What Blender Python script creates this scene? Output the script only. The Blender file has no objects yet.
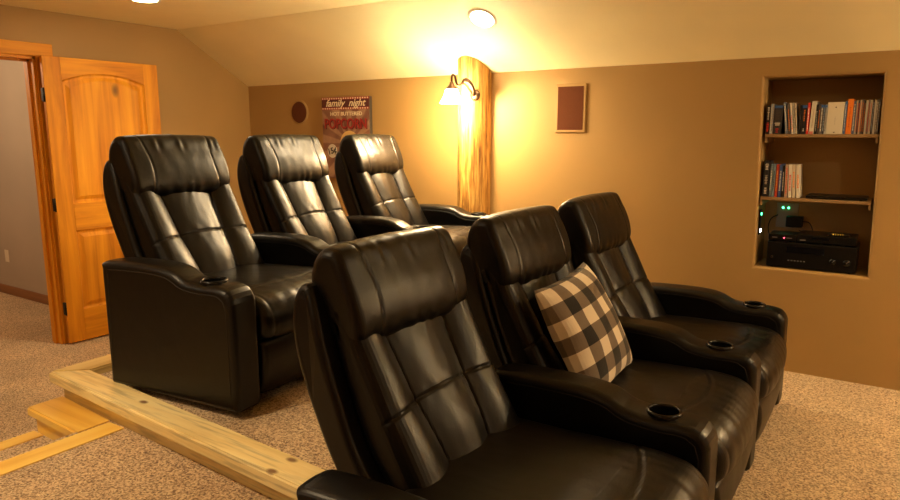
import bpy, bmesh, math, random
from mathutils import Vector, Matrix, noise
PI = math.pi
C = bpy.context.scene.collection
rnd = random.Random(7)

# ------------------------------------------------------------------ levels
Z_LOW = 0.0        # hall and door floor
Z_MID = 0.15       # front row and right-hand floor
Z_STRIP = 0.285
Z_LAND = 0.392
Z_TOP = 0.51; Z_RUG = .480       # rear riser with the second row
X_GABLE, Y_BACK = -4.96, 4.20
Z_SEAM, Z_CEIL, Y_KINK = 1.935, 2.345, 3.50

# ------------------------------------------------------------------ materials
def mat(name):
    m = bpy.data.materials.new(name); m.use_nodes = True
    nt = m.node_tree; b = nt.nodes['Principled BSDF']
    return m, nt, b
def nd(nt, t, **k):
    n = nt.nodes.new(t)
    for a, v in k.items():
        if a.startswith('i_'):
            n.inputs[a[2:].replace('_', ' ')].default_value = v
        else: setattr(n, a, v)
    return n
def ramp(nt, stops):
    r = nt.nodes.new('ShaderNodeValToRGB')
    e = r.color_ramp.elements
    e[0].position, e[0].color = stops[0][0], (*stops[0][1], 1)
    e[1].position, e[1].color = stops[-1][0], (*stops[-1][1], 1)
    for p, c in stops[1:-1]:
        x = e.new(p); x.color = (*c, 1)
    return r
def coords(nt, scale=(1, 1, 1), rot=(0, 0, 0), kind='Object'):
    tc = nt.nodes.new('ShaderNodeTexCoord'); mp = nt.nodes.new('ShaderNodeMapping')
    mp.inputs['Scale'].default_value = scale; mp.inputs['Rotation'].default_value = rot
    nt.links.new(tc.outputs[kind], mp.inputs[0]); return mp.outputs[0]
def plain(name, col, rough=.5, metal=0, bump=0, bscale=300, var=0, emit=None, es=1, spec=.5):
    m, nt, b = mat(name)
    b.inputs['Base Color'].default_value = (*col, 1); b.inputs['Roughness'].default_value = rough
    b.inputs['Metallic'].default_value = metal; b.inputs['Specular IOR Level'].default_value = spec
    if var or bump:
        v = coords(nt); n = nd(nt, 'ShaderNodeTexNoise'); n.inputs['Scale'].default_value = bscale; n.inputs['Detail'].default_value = 3
        nt.links.new(v, n.inputs['Vector'])
        if var:
            r = ramp(nt, [(.3, tuple(c * (1 - var) for c in col)), (.7, tuple(min(1, c * (1 + var)) for c in col))])
            nt.links.new(n.outputs[0], r.inputs[0]); nt.links.new(r.outputs[0], b.inputs['Base Color'])
        if bump:
            bp = nd(nt, 'ShaderNodeBump'); bp.inputs['Strength'].default_value = bump; bp.inputs['Distance'].default_value = .002
            nt.links.new(n.outputs[0], bp.inputs['Height']); nt.links.new(bp.outputs[0], b.inputs['Normal'])
    if emit:
        b.inputs['Emission Color'].default_value = (*emit, 1); b.inputs['Emission Strength'].default_value = es
    return m

def paint(name, c, var=.05):
    m, nt, b = mat(name)
    v = coords(nt)
    n1 = nd(nt, 'ShaderNodeTexNoise'); n1.inputs['Scale'].default_value = 1.7; n1.inputs['Detail'].default_value = 4
    n2 = nd(nt, 'ShaderNodeTexNoise'); n2.inputs['Scale'].default_value = 60; n2.inputs['Detail'].default_value = 5
    nt.links.new(v, n1.inputs[0]); nt.links.new(v, n2.inputs[0])
    r = ramp(nt, [(.3, tuple(x * (1 - var) for x in c)), (.7, tuple(x * (1 + var) for x in c))])
    nt.links.new(n1.outputs[0], r.inputs[0]); nt.links.new(r.outputs[0], b.inputs['Base Color'])
    bp = nd(nt, 'ShaderNodeBump'); bp.inputs['Strength'].default_value = .12; bp.inputs['Distance'].default_value = .003
    nt.links.new(n2.outputs[0], bp.inputs['Height']); nt.links.new(bp.outputs[0], b.inputs['Normal'])
    b.inputs['Roughness'].default_value = .62
    return m

def carpet_mat():
    m, nt, b = mat('carpet_pile')
    v = coords(nt)
    n = nd(nt, 'ShaderNodeTexNoise'); n.inputs['Scale'].default_value = 95; n.inputs['Detail'].default_value = 5; n.inputs['Roughness'].default_value = .75
    vo = nd(nt, 'ShaderNodeTexVoronoi'); vo.inputs['Scale'].default_value = 190
    big = nd(nt, 'ShaderNodeTexNoise'); big.inputs['Scale'].default_value = 3.5; big.inputs['Detail'].default_value = 3
    for q in (n, vo, big): nt.links.new(v, q.inputs['Vector'])
    r = ramp(nt, [(.29, (.15, .070, .028)), (.41, (.48, .29, .145)), (.54, (.78, .55, .31)), (.68, (.98, .79, .50))])
    mx = nd(nt, 'ShaderNodeMath', operation='MULTIPLY_ADD'); mx.inputs[1].default_value = .32; 
    sp = nd(nt, 'ShaderNodeSeparateColor'); nt.links.new(vo.outputs['Color'], sp.inputs[0])
    nt.links.new(sp.outputs[0], mx.inputs[0])
    sc = nd(nt, 'ShaderNodeMath', operation='SUBTRACT'); nt.links.new(n.outputs[0], sc.inputs[0]); sc.inputs[1].default_value = .15
    nt.links.new(sc.outputs[0], mx.inputs[2])
    nt.links.new(mx.outputs[0], r.inputs[0])
    rb = ramp(nt, [(.3, (.86, .86, .86)), (.7, (1.08, 1.08, 1.08))]); nt.links.new(big.outputs[0], rb.inputs[0])
    mm = nd(nt, 'ShaderNodeMix', data_type='RGBA', blend_type='MULTIPLY'); mm.inputs[0].default_value = 1
    nt.links.new(r.outputs[0], mm.inputs[6]); nt.links.new(rb.outputs[0], mm.inputs[7])
    nt.links.new(mm.outputs[2], b.inputs['Base Color'])
    bp = nd(nt, 'ShaderNodeBump'); bp.inputs['Strength'].default_value = 1; bp.inputs['Distance'].default_value = .012
    nt.links.new(mx.outputs[0], bp.inputs['Height']); nt.links.new(bp.outputs[0], b.inputs['Normal'])
    b.inputs['Roughness'].default_value = .95; b.inputs['Specular IOR Level'].default_value = .1
    b.inputs['Sheen Weight'].default_value = .25
    return m

def wood_mat(name, stops, scale, grain=18, rough=.4, knots=(.10, .045, .015), kscale=3.2, axis='X', coat=0, blue=None, spots=(), sr=.012, spec=.5):
    # grain runs along `axis` in object space
    m, nt, b = mat(name)
    s = {'X': (.07, 1, 1), 'Y': (1, .07, 1), 'Z': (1, 1, .07)}[axis]
    v = coords(nt, tuple(k * scale for k in s))
    w = nd(nt, 'ShaderNodeTexNoise'); w.inputs['Scale'].default_value = grain; w.inputs['Detail'].default_value = 6; w.inputs['Roughness'].default_value = .6; w.inputs['Distortion'].default_value = .6
    w2 = nd(nt, 'ShaderNodeTexNoise'); w2.inputs['Scale'].default_value = grain * .22; w2.inputs['Detail'].default_value = 3; w2.inputs['Distortion'].default_value = 1.2
    nt.links.new(v, w.inputs[0]); nt.links.new(v, w2.inputs[0])
    ad = nd(nt, 'ShaderNodeMath', operation='MULTIPLY_ADD'); ad.inputs[1].default_value = .45
    hf = nd(nt, 'ShaderNodeMath', operation='MULTIPLY'); hf.inputs[1].default_value = .55
    nt.links.new(w.outputs[0], ad.inputs[0]); nt.links.new(w2.outputs[0], hf.inputs[0]); nt.links.new(hf.outputs[0], ad.inputs[2])
    r = ramp(nt, stops); nt.links.new(ad.outputs[0], r.inputs[0])
    cur = r.outputs[0]
    if blue:
        bn = nd(nt, 'ShaderNodeTexNoise'); bn.inputs['Scale'].default_value = grain * .9; bn.inputs['Detail'].default_value = 4
        v3 = coords(nt, tuple((k * 3.6 if k == 1 else .28) * scale for k in s)); nt.links.new(v3, bn.inputs[0])
        br = ramp(nt, [(.50, (0, 0, 0)), (.64, (.75, .75, .75))]); nt.links.new(bn.outputs[0], br.inputs[0])
        mb = nd(nt, 'ShaderNodeMix', data_type='RGBA'); nt.links.new(br.outputs[0], mb.inputs[0])
        nt.links.new(cur, mb.inputs[6]); mb.inputs[7].default_value = (*blue, 1); cur = mb.outputs[2]
    ks = {'X': (.55, 1, 1), 'Y': (1, .55, 1), 'Z': (1, 1, .55)}[axis]
    v2 = coords(nt, ks)
    vo = nd(nt, 'ShaderNodeTexVoronoi'); vo.inputs['Scale'].default_value = kscale
    nt.links.new(v2, vo.inputs['Vector'])
    kr = ramp(nt, [(.0, (1, 1, 1)), (.05, (.9, .9, .9)), (.10, (0, 0, 0))]); nt.links.new(vo.outputs['Distance'], kr.inputs[0])
    mk = nd(nt, 'ShaderNodeMix', data_type='RGBA'); nt.links.new(kr.outputs[0], mk.inputs[0])
    nt.links.new(cur, mk.inputs[6]); mk.inputs[7].default_value = (*knots, 1)
    cur = mk.outputs[2]
    for P in spots:
        tc = nt.nodes.new('ShaderNodeTexCoord'); sb = nd(nt, 'ShaderNodeVectorMath', operation='SUBTRACT'); sb.inputs[1].default_value = P
        nt.links.new(tc.outputs['Object'], sb.inputs[0])
        ml = nd(nt, 'ShaderNodeVectorMath', operation='MULTIPLY'); ml.inputs[1].default_value = {'X': (.55, 1, 1), 'Y': (1, .55, 1), 'Z': (1, 1, .6)}[axis]
        nt.links.new(sb.outputs[0], ml.inputs[0])
        ln = nd(nt, 'ShaderNodeVectorMath', operation='LENGTH'); nt.links.new(ml.outputs[0], ln.inputs[0])
        kk = nd(nt, 'ShaderNodeMapRange'); kk.inputs[1].default_value = sr * .55; kk.inputs[2].default_value = sr * 1.25; kk.inputs[3].default_value = .9; kk.inputs[4].default_value = 0
        nt.links.new(ln.outputs[1 if len(ln.outputs) > 1 else 0], kk.inputs[0])
        m3 = nd(nt, 'ShaderNodeMix', data_type='RGBA'); nt.links.new(kk.outputs[0], m3.inputs[0]); nt.links.new(cur, m3.inputs[6]); m3.inputs[7].default_value = (*knots, 1); cur = m3.outputs[2]
    nt.links.new(cur, b.inputs['Base Color'])
    b.inputs['Specular IOR Level'].default_value = spec
    b.inputs['Roughness'].default_value = rough; b.inputs['Coat Weight'].default_value = coat; b.inputs['Coat Roughness'].default_value = .2
    bp = nd(nt, 'ShaderNodeBump'); bp.inputs['Strength'].default_value = .15; bp.inputs['Distance'].default_value = .002
    nt.links.new(ad.outputs[0], bp.inputs['Height']); nt.links.new(bp.outputs[0], b.inputs['Normal'])
    return m

def leather_mat():
    m, nt, b = mat('black_leather')
    v = coords(nt)
    vo = nd(nt, 'ShaderNodeTexVoronoi'); vo.inputs['Scale'].default_value = 260
    n = nd(nt, 'ShaderNodeTexNoise'); n.inputs['Scale'].default_value = 9; n.inputs['Detail'].default_value = 4; n.inputs['Distortion'].default_value = .7
    nt.links.new(v, vo.inputs['Vector']); nt.links.new(v, n.inputs['Vector'])
    b1 = nd(nt, 'ShaderNodeBump'); b1.inputs['Strength'].default_value = .10; b1.inputs['Distance'].default_value = .001
    b2 = nd(nt, 'ShaderNodeBump'); b2.inputs['Strength'].default_value = .25; b2.inputs['Distance'].default_value = .006
    nt.links.new(vo.outputs['Distance'], b1.inputs['Height'])
    nt.links.new(n.outputs[0], b2.inputs['Height']); nt.links.new(b1.outputs[0], b2.inputs['Normal'])
    nt.links.new(b2.outputs[0], b.inputs['Normal'])
    b.inputs['Base Color'].default_value = (.0024, .0018, .0013, 1)
    b.inputs['Roughness'].default_value = .37
    b.inputs['Specular IOR Level'].default_value = .36
    return m

M = {}
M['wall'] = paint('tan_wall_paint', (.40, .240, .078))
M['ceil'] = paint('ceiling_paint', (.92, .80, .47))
M['hall'] = paint('hall_wall_paint', (.44, .36, .28))
M['cream'] = plain('cream_trim_paint', (.60, .45, .26), .45)
M['carpet'] = carpet_mat()
OR = [(.34, (.36, .115, .007)), (.45, (.64, .235, .012)), (.55, (.82, .345, .018)), (.68, (.95, .46, .032))]
M['door_v'] = wood_mat('alder_grain_upright', OR, 1, 16, .5, axis='Z', kscale=2.6, coat=0, spec=.25)
M['door_h'] = wood_mat('alder_grain_level', OR, 1, 16, .5, axis='Y', kscale=2.6, coat=0, spec=.25)
M['base'] = wood_mat('baseboard_wood', [(.3, (.16, .06, .02)), (.5, (.27, .11, .035)), (.7, (.38, .17, .06))], 1, 16, .45, axis='X')
PINE = [(.36, (.55, .39, .14)), (.46, (.80, .62, .27)), (.54, (.93, .77, .38)), (.66, (.97, .86, .50))]
M['pine_x'] = wood_mat('pale_pine_lengthwise', PINE, 1, 15, .38, (.16, .06, .02), 3.0, 'X', .3, blue=(.50, .42, .22), spots=((-2.296, 1.369, .514), (-1.483, 1.273, .514), (-1.485, 1.355, .514), (-2.225, 1.33, .47)), sr=.012)
M['pine_y'] = wood_mat('pale_pine_crosswise', PINE, 1, 15, .38, (.16, .06, .02), 2.3, 'Y', .3)
OP = [(.36, (.50, .24, .025)), (.46, (.80, .46, .075)), (.55, (.92, .60, .12)), (.68, (.96, .70, .18))]
M['amber_x'] = wood_mat('amber_pine_lengthwise', OP, 1, 15, .3, (.2, .07, .02), 2.2, 'X', .5)
M['amber_y'] = wood_mat('amber_pine_crosswise', OP, 1, 15, .3, (.2, .07, .02), 2.2, 'Y', .5)
M['log'] = wood_mat('peeled_log', [(.38, (.14, .055, .010)), (.48, (.46, .22, .040)), (.56, (.70, .42, .11)), (.72, (.80, .55, .19))], 5.5, 16, .5, (.10, .035, .01), 4.2, 'Z', .1, spots=((-2.405, 4.07, 1.675), (-2.44, 4.04, 1.314), (-2.53, 4.03, 1.0)), sr=.016)
M['shelfwood'] = plain('painted_shelf', (.34, .21, .09), .5, var=.06, bscale=20)
M['leather'] = leather_mat()
M['seam'] = plain('black_stitching', (.004, .0035, .003), .6)
M['gloss'] = plain('black_plastic_ring', (.004, .004, .004), .25, spec=.3)
M['cup'] = plain('cup_well', (.006, .006, .006), .4)
M['bronze'] = plain('dark_bronze', (.10, .055, .03), .38, .85)
M['black_metal'] = plain('black_hinge_metal', (.012, .011, .010), .4, .6)
M['grille'] = plain('brown_speaker_grille', (.12, .040, .018), .95, spec=.1, bump=.8, bscale=420, var=.15)
M['electronics'] = plain('black_electronics', (.004, .004, .004), .3, spec=.3)
M['display'] = plain('smoked_display', (.004, .004, .006), .12)
M['silver'] = plain('brushed_silver', (.55, .55, .56), .3, .9)
M['white_plastic'] = plain('ivory_plastic', (.72, .64, .50), .4)
M['lamp'] = plain('downlight_glass', (1, .9, .7), .4, emit=(1, .84, .58), es=60)
M['shade'] = None

# ------------------------------------------------------------------ mesh helpers
def tag(o, label=None, cat=None, group=None, kind=None):
    if label: o['label'] = label
    if cat: o['category'] = cat
    if group: o['group'] = group
    if kind: o['kind'] = kind
    return o
def empty(name, loc=(0, 0, 0), rz=0):
    o = bpy.data.objects.new(name, None); C.objects.link(o); o.empty_display_size = .05
    o.location = loc; o.rotation_euler = (0, 0, rz); return o
def obj(name, bm, mats, parent=None, smooth=False, loc=None):
    me = bpy.data.meshes.new(name)
    bmesh.ops.recalc_face_normals(bm, faces=bm.faces[:])
    if smooth:
        for f in bm.faces: f.smooth = not f.tag
    bm.to_mesh(me); bm.free()
    for m in (mats if isinstance(mats, (list, tuple)) else [mats]): me.materials.append(m)
    o = bpy.data.objects.new(name, me); C.objects.link(o)
    if parent: o.parent = parent
    if loc: o.location = loc
    return o
def box(bm, a, b, mi=0, bev=0):
    x0, y0, z0 = a; x1, y1, z1 = b
    v = [bm.verts.new(p) for p in ((x0, y0, z0), (x1, y0, z0), (x1, y1, z0), (x0, y1, z0), (x0, y0, z1), (x1, y0, z1), (x1, y1, z1), (x0, y1, z1))]
    fs = [bm.faces.new([v[i] for i in q]) for q in ((0, 3, 2, 1), (4, 5, 6, 7), (0, 1, 5, 4), (1, 2, 6, 5), (2, 3, 7, 6), (3, 0, 4, 7))]
    for f in fs: f.material_index = mi
    if bev:
        es = list({e for f in fs for e in f.edges})
        bmesh.ops.bevel(bm, geom=es, offset=bev, segments=2, affect='EDGES', profile=.5)
    return fs
def bx(name, a, b, m, parent=None, bev=0):
    bm = bmesh.new(); box(bm, a, b, 0, bev); return obj(name, bm, m, parent)
def prism(bm, pts, axis, lo, hi, mi=0):
    """pts: 2D polygon, extruded along axis between lo and hi"""
    def P(p, h):
        return {'x': (h, p[0], p[1]), 'y': (p[0], h, p[1]), 'z': (p[0], p[1], h)}[axis]
    a = [bm.verts.new(P(p, lo)) for p in pts]; b = [bm.verts.new(P(p, hi)) for p in pts]
    n = len(pts); fs = [bm.faces.new(a[::-1]), bm.faces.new(b)]
    for i in range(n): fs.append(bm.faces.new((a[i], a[(i + 1) % n], b[(i + 1) % n], b[i])))
    for f in fs: f.material_index = mi
    return fs
def tube(bm, pts, r, seg=8, cap=True, mi=0):
    pts = [Vector(p) for p in pts]; rings = []
    up = Vector((0, 0, 1)); prev = None
    for i, p in enumerate(pts):
        t = (pts[min(i + 1, len(pts) - 1)] - pts[max(i - 1, 0)]).normalized()
        if prev is None:
            a = t.orthogonal().normalized()
        else:
            a = (prev - t * prev.dot(t)).normalized()
        prev = a; b = t.cross(a)
        rr = r[i] if isinstance(r, (list, tuple)) else r
        rings.append([bm.verts.new(p + a * rr * math.cos(k * 2 * PI / seg) + b * rr * math.sin(k * 2 * PI / seg)) for k in range(seg)])
    for i in range(len(rings) - 1):
        for k in range(seg):
            f = bm.faces.new((rings[i][k], rings[i][(k + 1) % seg], rings[i + 1][(k + 1) % seg], rings[i + 1][k])); f.material_index = mi; f.smooth = True
    if cap:
        for rg in (rings[0][::-1], rings[-1]):
            f = bm.faces.new(rg); f.material_index = mi
def lathe(bm, prof, seg=32, center=(0, 0, 0), closed_ends=True, mi=0):
    cx, cy, cz = center; rings = []
    for r, z in prof:
        rings.append([bm.verts.new((cx + r * math.cos(k * 2 * PI / seg), cy + r * math.sin(k * 2 * PI / seg), cz + z)) for k in range(seg)])
    for i in range(len(rings) - 1):
        for k in range(seg):
            f = bm.faces.new((rings[i][k], rings[i][(k + 1) % seg], rings[i + 1][(k + 1) % seg], rings[i + 1][k])); f.material_index = mi; f.smooth = True
    if closed_ends:
        for rg in (rings[0][::-1], rings[-1]):
            f = bm.faces.new(rg); f.material_index = mi
def spline(pts, n=12, closed=False):
    """Catmull-Rom through 2D/3D points"""
    P = [Vector(p) if len(p) == 3 else Vector((p[0], p[1], 0)) for p in pts]; L = len(P); out = []
    rng = range(L if closed else L - 1)
    for i in rng:
        if closed: p0, p1, p2, p3 = P[(i - 1) % L], P[i], P[(i + 1) % L], P[(i + 2) % L]
        else: p0, p1, p2, p3 = P[max(i - 1, 0)], P[i], P[i + 1], P[min(i + 2, L - 1)]
        for k in range(n):
            t = k / n
            out.append(.5 * ((2 * p1) + (p2 - p0) * t + (2 * p0 - 5 * p1 + 4 * p2 - p3) * t * t + (3 * p1 - p0 - 3 * p2 + p3) * t ** 3))
    if not closed: out.append(P[-1])
    return [tuple(v) if len(pts[0]) == 3 else (v.x, v.y) for v in out]
def resample(pts, n):
    """closed 2D polygon -> n points evenly spaced by arc length"""
    L = [0]; m = len(pts)
    for i in range(m):
        a, b = pts[i], pts[(i + 1) % m]; L.append(L[-1] + math.hypot(b[0] - a[0], b[1] - a[1]))
    out = []; j = 0
    for k in range(n):
        d = L[-1] * k / n
        while L[j + 1] < d: j += 1
        t = (d - L[j]) / max(1e-9, L[j + 1] - L[j]); a, b = pts[j], pts[(j + 1) % m]
        out.append((a[0] + (b[0] - a[0]) * t, a[1] + (b[1] - a[1]) * t))
    return out
def roundpoly(pts, rad, seg=6):
    """fillet each corner of a 2D polygon; rad may be a list"""
    out = []; n = len(pts)
    for i, p in enumerate(pts):
        r = rad[i] if isinstance(rad, (list, tuple)) else rad
        a, c = Vector(pts[i - 1]) - Vector(p), Vector(pts[(i + 1) % n]) - Vector(p)
        la, lc = a.length, c.length; a.normalize(); c.normalize()
        d = min(r, la * .49, lc * .49)
        if d < 1e-4: out.append(p); continue
        p0, p2 = Vector(p) + a * d, Vector(p) + c * d
        for k in range(seg + 1):
            t = k / seg; q = p0 * (1 - t) ** 2 + Vector(p) * 2 * t * (1 - t) + p2 * t * t
            out.append((q.x, q.y))
    return out
def loft(prof, y0, y1, edge, n_y=24, disp=None, crown=0, N=None, wfun=None, zipcap=False):
    """closed (x,z) profile swept along y, ends rounded by radius `edge`;
    disp(x, y, z, nx, nz) -> extra offset along the profile normal."""
    P = resample(prof, N or len(prof)); n = len(P)
    area = sum(P[i][0] * P[(i + 1) % n][1] - P[(i + 1) % n][0] * P[i][1] for i in range(n))
    sg = 1 if area > 0 else -1
    nor = []
    for i in range(n):
        tx, tz = P[(i + 1) % n][0] - P[i - 1][0], P[(i + 1) % n][1] - P[i - 1][1]
        l = math.hypot(tx, tz) or 1; nor.append((sg * tz / l, -sg * tx / l))
    ys = []; ne = 7
    for k in range(ne): a = PI / 2 * k / ne; ys.append((y0 + edge * (1 - math.sin(PI / 2 - (PI / 2 - a)) ) if False else y0 + edge * (1 - math.cos(a)), edge * (1 - math.sin(a))))
    mid = n_y
    for k in range(mid + 1): ys.append((y0 + edge + (y1 - y0 - 2 * edge) * k / mid, 0))
    for k in range(ne - 1, -1, -1): a = PI / 2 * k / ne; ys.append((y1 - edge * (1 - math.cos(a)), edge * (1 - math.sin(a))))
    bm = bmesh.new(); rings = []
    for y, ins in ys:
        t = (y - (y0 + y1) / 2) / ((y1 - y0) / 2); ring = []
        for (x, z), (nx, nz) in zip(P, nor):
            o = -ins + crown * (1 - t * t)
            if disp: o += disp(x, y, z, nx, nz)
            yy = y
            if wfun: yy = (y0 + y1) / 2 + (y - (y0 + y1) / 2) * wfun(x, z)
            ring.append(bm.verts.new((x + nx * o, yy, z + nz * o)))
        rings.append(ring)
    for a, b in zip(rings, rings[1:]):
        for k in range(n): bm.faces.new((a[k], a[(k + 1) % n], b[(k + 1) % n], b[k]))
    if zipcap:
        for rg in (rings[0], rings[-1]):
            for k in range(n // 2 - 1):
                bm.faces.new((rg[k], rg[k + 1], rg[n - 2 - k], rg[n - 1 - k]))
    else:
        for k_ in (bm.faces.new(rings[0]), bm.faces.new(rings[-1][::-1])): k_.tag = True
    return bm

# ------------------------------------------------------------------ room
def poly_prism(name, pts, axis, lo, hi, m, kind='structure', label=None):
    bm = bmesh.new(); prism(bm, pts, axis, lo, hi); o = obj(name, bm, m); o['kind'] = kind
    if label: o['label'] = label
    return o

# floors (each level a carpeted slab)
poly_prism('floor', [(-8.2, -3.2), (-2.95, -3.2), (-2.95, 1.42), (-3.0, 4.3), (-8.2, 4.3)], 'z', -.12, Z_LOW, M['carpet'], label='low carpeted floor by the open door and in the hall')
poly_prism('floor', [(-1.17, -3.2), (4.0, -3.2), (4.0, 4.3), (-1.17, 4.3)], 'z', -.12, Z_MID, M['carpet'], label='carpeted floor under the front row and along the right wall')
poly_prism('floor', [(-2.95, -3.2), (-2.42, -3.2), (-2.42, 1.33), (-2.95, 1.33)], 'z', -.12, Z_STRIP, M['carpet'], label='narrow carpeted step tread between two wood rails')
poly_prism('floor', [(-2.52, -3.2), (-1.172, -3.2), (-1.172, 1.36), (-2.52, 1.36)], 'z', -.12, Z_LAND, M['carpet'], label='carpeted landing at the foot of the pine beam')
poly_prism('floor', [(-2.90, 1.40), (-1.17, 1.32), (-1.17, 4.3), (-3.02, 4.3)], 'z', -.12, Z_RUG, M['carpet'], label='raised carpeted platform carrying the rear row')

# platform nosing (pine beam) : slightly skew quad in plan
def nosing(name, quad, z1, th, m, label=None):
    bm = bmesh.new(); prism(bm, quad, 'z', z1 - th, z1)
    bmesh.ops.bevel(bm, geom=[e for e in bm.edges], offset=.007, segments=3, affect='EDGES')
    o = obj(name, bm, m); o['kind'] = 'structure'
    if label: o['label'] = label
    return o
nosing('trim_1', [(-2.945, 1.338), (-1.16, 1.240), (-1.16, 1.362), (-2.815, 1.452)], Z_TOP + .004, .052, M['pine_x'], 'long pale knotty pine beam edging the rear platform')
nosing('trim_2', [(-2.945, 1.342), (-2.817, 1.455), (-2.90, 4.18), (-3.04, 4.18)], Z_TOP + .003, .052, M['pine_y'], 'pale pine nosing on the far end of the rear platform')
nosing('trim_3', [(-2.91, 1.375), (-1.172, 1.289), (-1.172, 1.334), (-2.91, 1.415)], Z_TOP - .047, Z_TOP - .047 - .2, M['pine_x'], 'pale pine riser board below the pine beam')
nosing('trim_4', [(-2.50, -3.2), (-2.385, -3.2), (-2.385, 1.345), (-2.50, 1.345)], Z_LAND + .004, .034, M['amber_y'], 'amber pine rail edging the carpeted landing')
nosing('trim_5', [(-2.925, 1.230), (-2.499, 1.215), (-2.499, 1.352), (-2.925, 1.38)], Z_LAND + .004, .040, M['amber_x'], 'amber pine step top tucked against the pine beam')
nosing('trim_6', [(-2.90, 1.250), (-2.50, 1.236), (-2.50, 1.35), (-2.90, 1.37)], Z_LAND - .037, .30, M['amber_x'], 'amber pine riser under the small step top')
nosing('trim_7', [(-2.92, -3.2), (-2.83, -3.2), (-2.83, 1.25), (-2.92, 1.25)], Z_STRIP + .004, .034, M['amber_y'], 'lower amber pine rail at far left of the steps')

# back (knee) wall with media niche
NX0, NX1, NZ0, NZ1, ND = -.632, -.088, .752, 1.826, .30
def niche_wall():
    bm = bmesh.new()
    y = Y_BACK; X0, X1, Z0, Z1 = X_GABLE - .1, 4.0, -.12, Z_SEAM + .02
    o = [bm.verts.new(p) for p in ((X0, y, Z0), (X1, y, Z0), (X1, y, Z1), (X0, y, Z1))]
    # widen slightly toward the bottom like the photographed opening
    h = [bm.verts.new(p) for p in ((NX0, y, NZ0), (NX1 + .022, y, NZ0), (NX1, y, NZ1), (NX0 - .026, y, NZ1))]
    d = [bm.verts.new((v.co.x, y + ND, v.co.z)) for v in h]
    for i in range(4):
        j = (i + 1) % 4
        bm.faces.new((o[i], o[j], h[j], h[i])); f = bm.faces.new((h[i], h[j], d[j], d[i]))
    bm.faces.new(d)
    rim = [e for e in bm.edges if e.verts[0] in h and e.verts[1] in h]
    ob = [bm.verts.new((v.co.x, y + ND + .06, v.co.z)) for v in o]
    for i in range(4):
        j = (i + 1) % 4; bm.faces.new((o[j], o[i], ob[i], ob[j]))
    bm.faces.new(ob[::-1])
    bmesh.ops.bevel(bm, geom=rim, offset=.016, segments=5, affect='EDGES', profile=.5)
    return bm
w = obj('wall_back', niche_wall(), M['wall']); w['kind'] = 'structure'; w['label'] = 'tan back wall with the recessed media niche'

# gable wall with doorway
D0, D1, DH = 1.50, 2.385, 2.035
bm = bmesh.new()
prism(bm, [(D1, -.1), (4.3, -.1), (4.3, Z_SEAM - .04), (Y_BACK, Z_SEAM), (Y_KINK, Z_CEIL + .01), (D1, Z_CEIL + .01)], 'x', X_GABLE - .12, X_GABLE)
prism(bm, [(-3.2, -.1), (D0, -.1), (D0, Z_CEIL + .01), (-3.2, Z_CEIL + .01)], 'x', X_GABLE - .12, X_GABLE)
prism(bm, [(D0, DH), (D1, DH), (D1, Z_CEIL + .01), (D0, Z_CEIL + .01)], 'x', X_GABLE - .12, X_GABLE)
w = obj('wall_left', bm, M['wall']); w['kind'] = 'structure'; w['label'] = 'olive tan gable wall around the doorway'
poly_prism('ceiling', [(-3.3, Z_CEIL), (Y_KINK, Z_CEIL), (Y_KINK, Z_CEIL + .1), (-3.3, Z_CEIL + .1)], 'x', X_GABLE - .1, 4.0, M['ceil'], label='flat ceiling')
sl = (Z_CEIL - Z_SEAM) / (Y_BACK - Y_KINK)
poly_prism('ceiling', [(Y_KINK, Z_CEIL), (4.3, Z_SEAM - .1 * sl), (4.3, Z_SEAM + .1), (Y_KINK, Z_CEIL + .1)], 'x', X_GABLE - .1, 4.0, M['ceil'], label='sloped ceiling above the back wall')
poly_prism('wall_front', [(X_GABLE, -3.2), (4.0, -3.2), (4.0, -3.3), (X_GABLE, -3.3)], 'z', -.1, Z_CEIL, M['wall'])
poly_prism('wall_right', [(4.0, -3.3), (4.1, -3.3), (4.1, 4.3), (4.0, 4.3)], 'z', -.1, Z_CEIL, M['wall'])
# hall beyond the doorway
bx('wall_hall', (-8.2, 2.90, -.1), (X_GABLE - .12, 3.0, 2.44), M['hall'])['kind'] = 'structure'
bx('wall_hall', (-8.2, .2, -.1), (X_GABLE - .12, .3, 2.44), M['hall'])['kind'] = 'structure'
bx('wall_hall', (-8.3, .2, -.1), (-8.2, 3.0, 2.44), M['hall'])['kind'] = 'structure'
bx('ceiling', (-8.2, .2, 2.44), (X_GABLE - .12, 3.0, 2.54), M['hall'])['kind'] = 'structure'
bx('baseboard_hall', (-8.2, 2.885, Z_LOW), (X_GABLE - .13, 2.90, .085), M['base'], None, .004)['kind'] = 'structure'
# casing of the doorway
bx('trim_8', (X_GABLE, D1 - .005, 0), (X_GABLE + .02, D1 + .112, DH + .0), M['door_v'], None, .004)['kind'] = 'structure'
bx('trim_9', (X_GABLE, D0 - .08, DH), (X_GABLE + .02, D1 + .112, DH + .088), M['door_h'], None, .004)['kind'] = 'structure'
bx('trim_10', (X_GABLE, D0 - .08, 0), (X_GABLE + .02, D0 + .01, DH), M['door_v'], None, .004)['kind'] = 'structure'
bm = bmesh.new()
box(bm, (X_GABLE - .125, D1 - .02, 0), (X_GABLE + .004, D1 + .001, DH)); box(bm, (X_GABLE - .08, D1 - .034, 0), (X_GABLE - .045, D1 - .02, DH))
o = obj('trim_11', bm, M['door_v']); o['kind'] = 'structure'; o['label'] = 'orange wood jamb on the hinge side of the doorway'
bm = bmesh.new()
box(bm, (X_GABLE - .125, D0, DH - .02), (X_GABLE + .004, D1, DH + .001)); box(bm, (X_GABLE - .08, D0, DH - .034), (X_GABLE - .045, D1, DH - .02))
o = obj('trim_12', bm, M['door_h']); o['kind'] = 'structure'; o['label'] = 'orange wood head jamb above the doorway'
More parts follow.
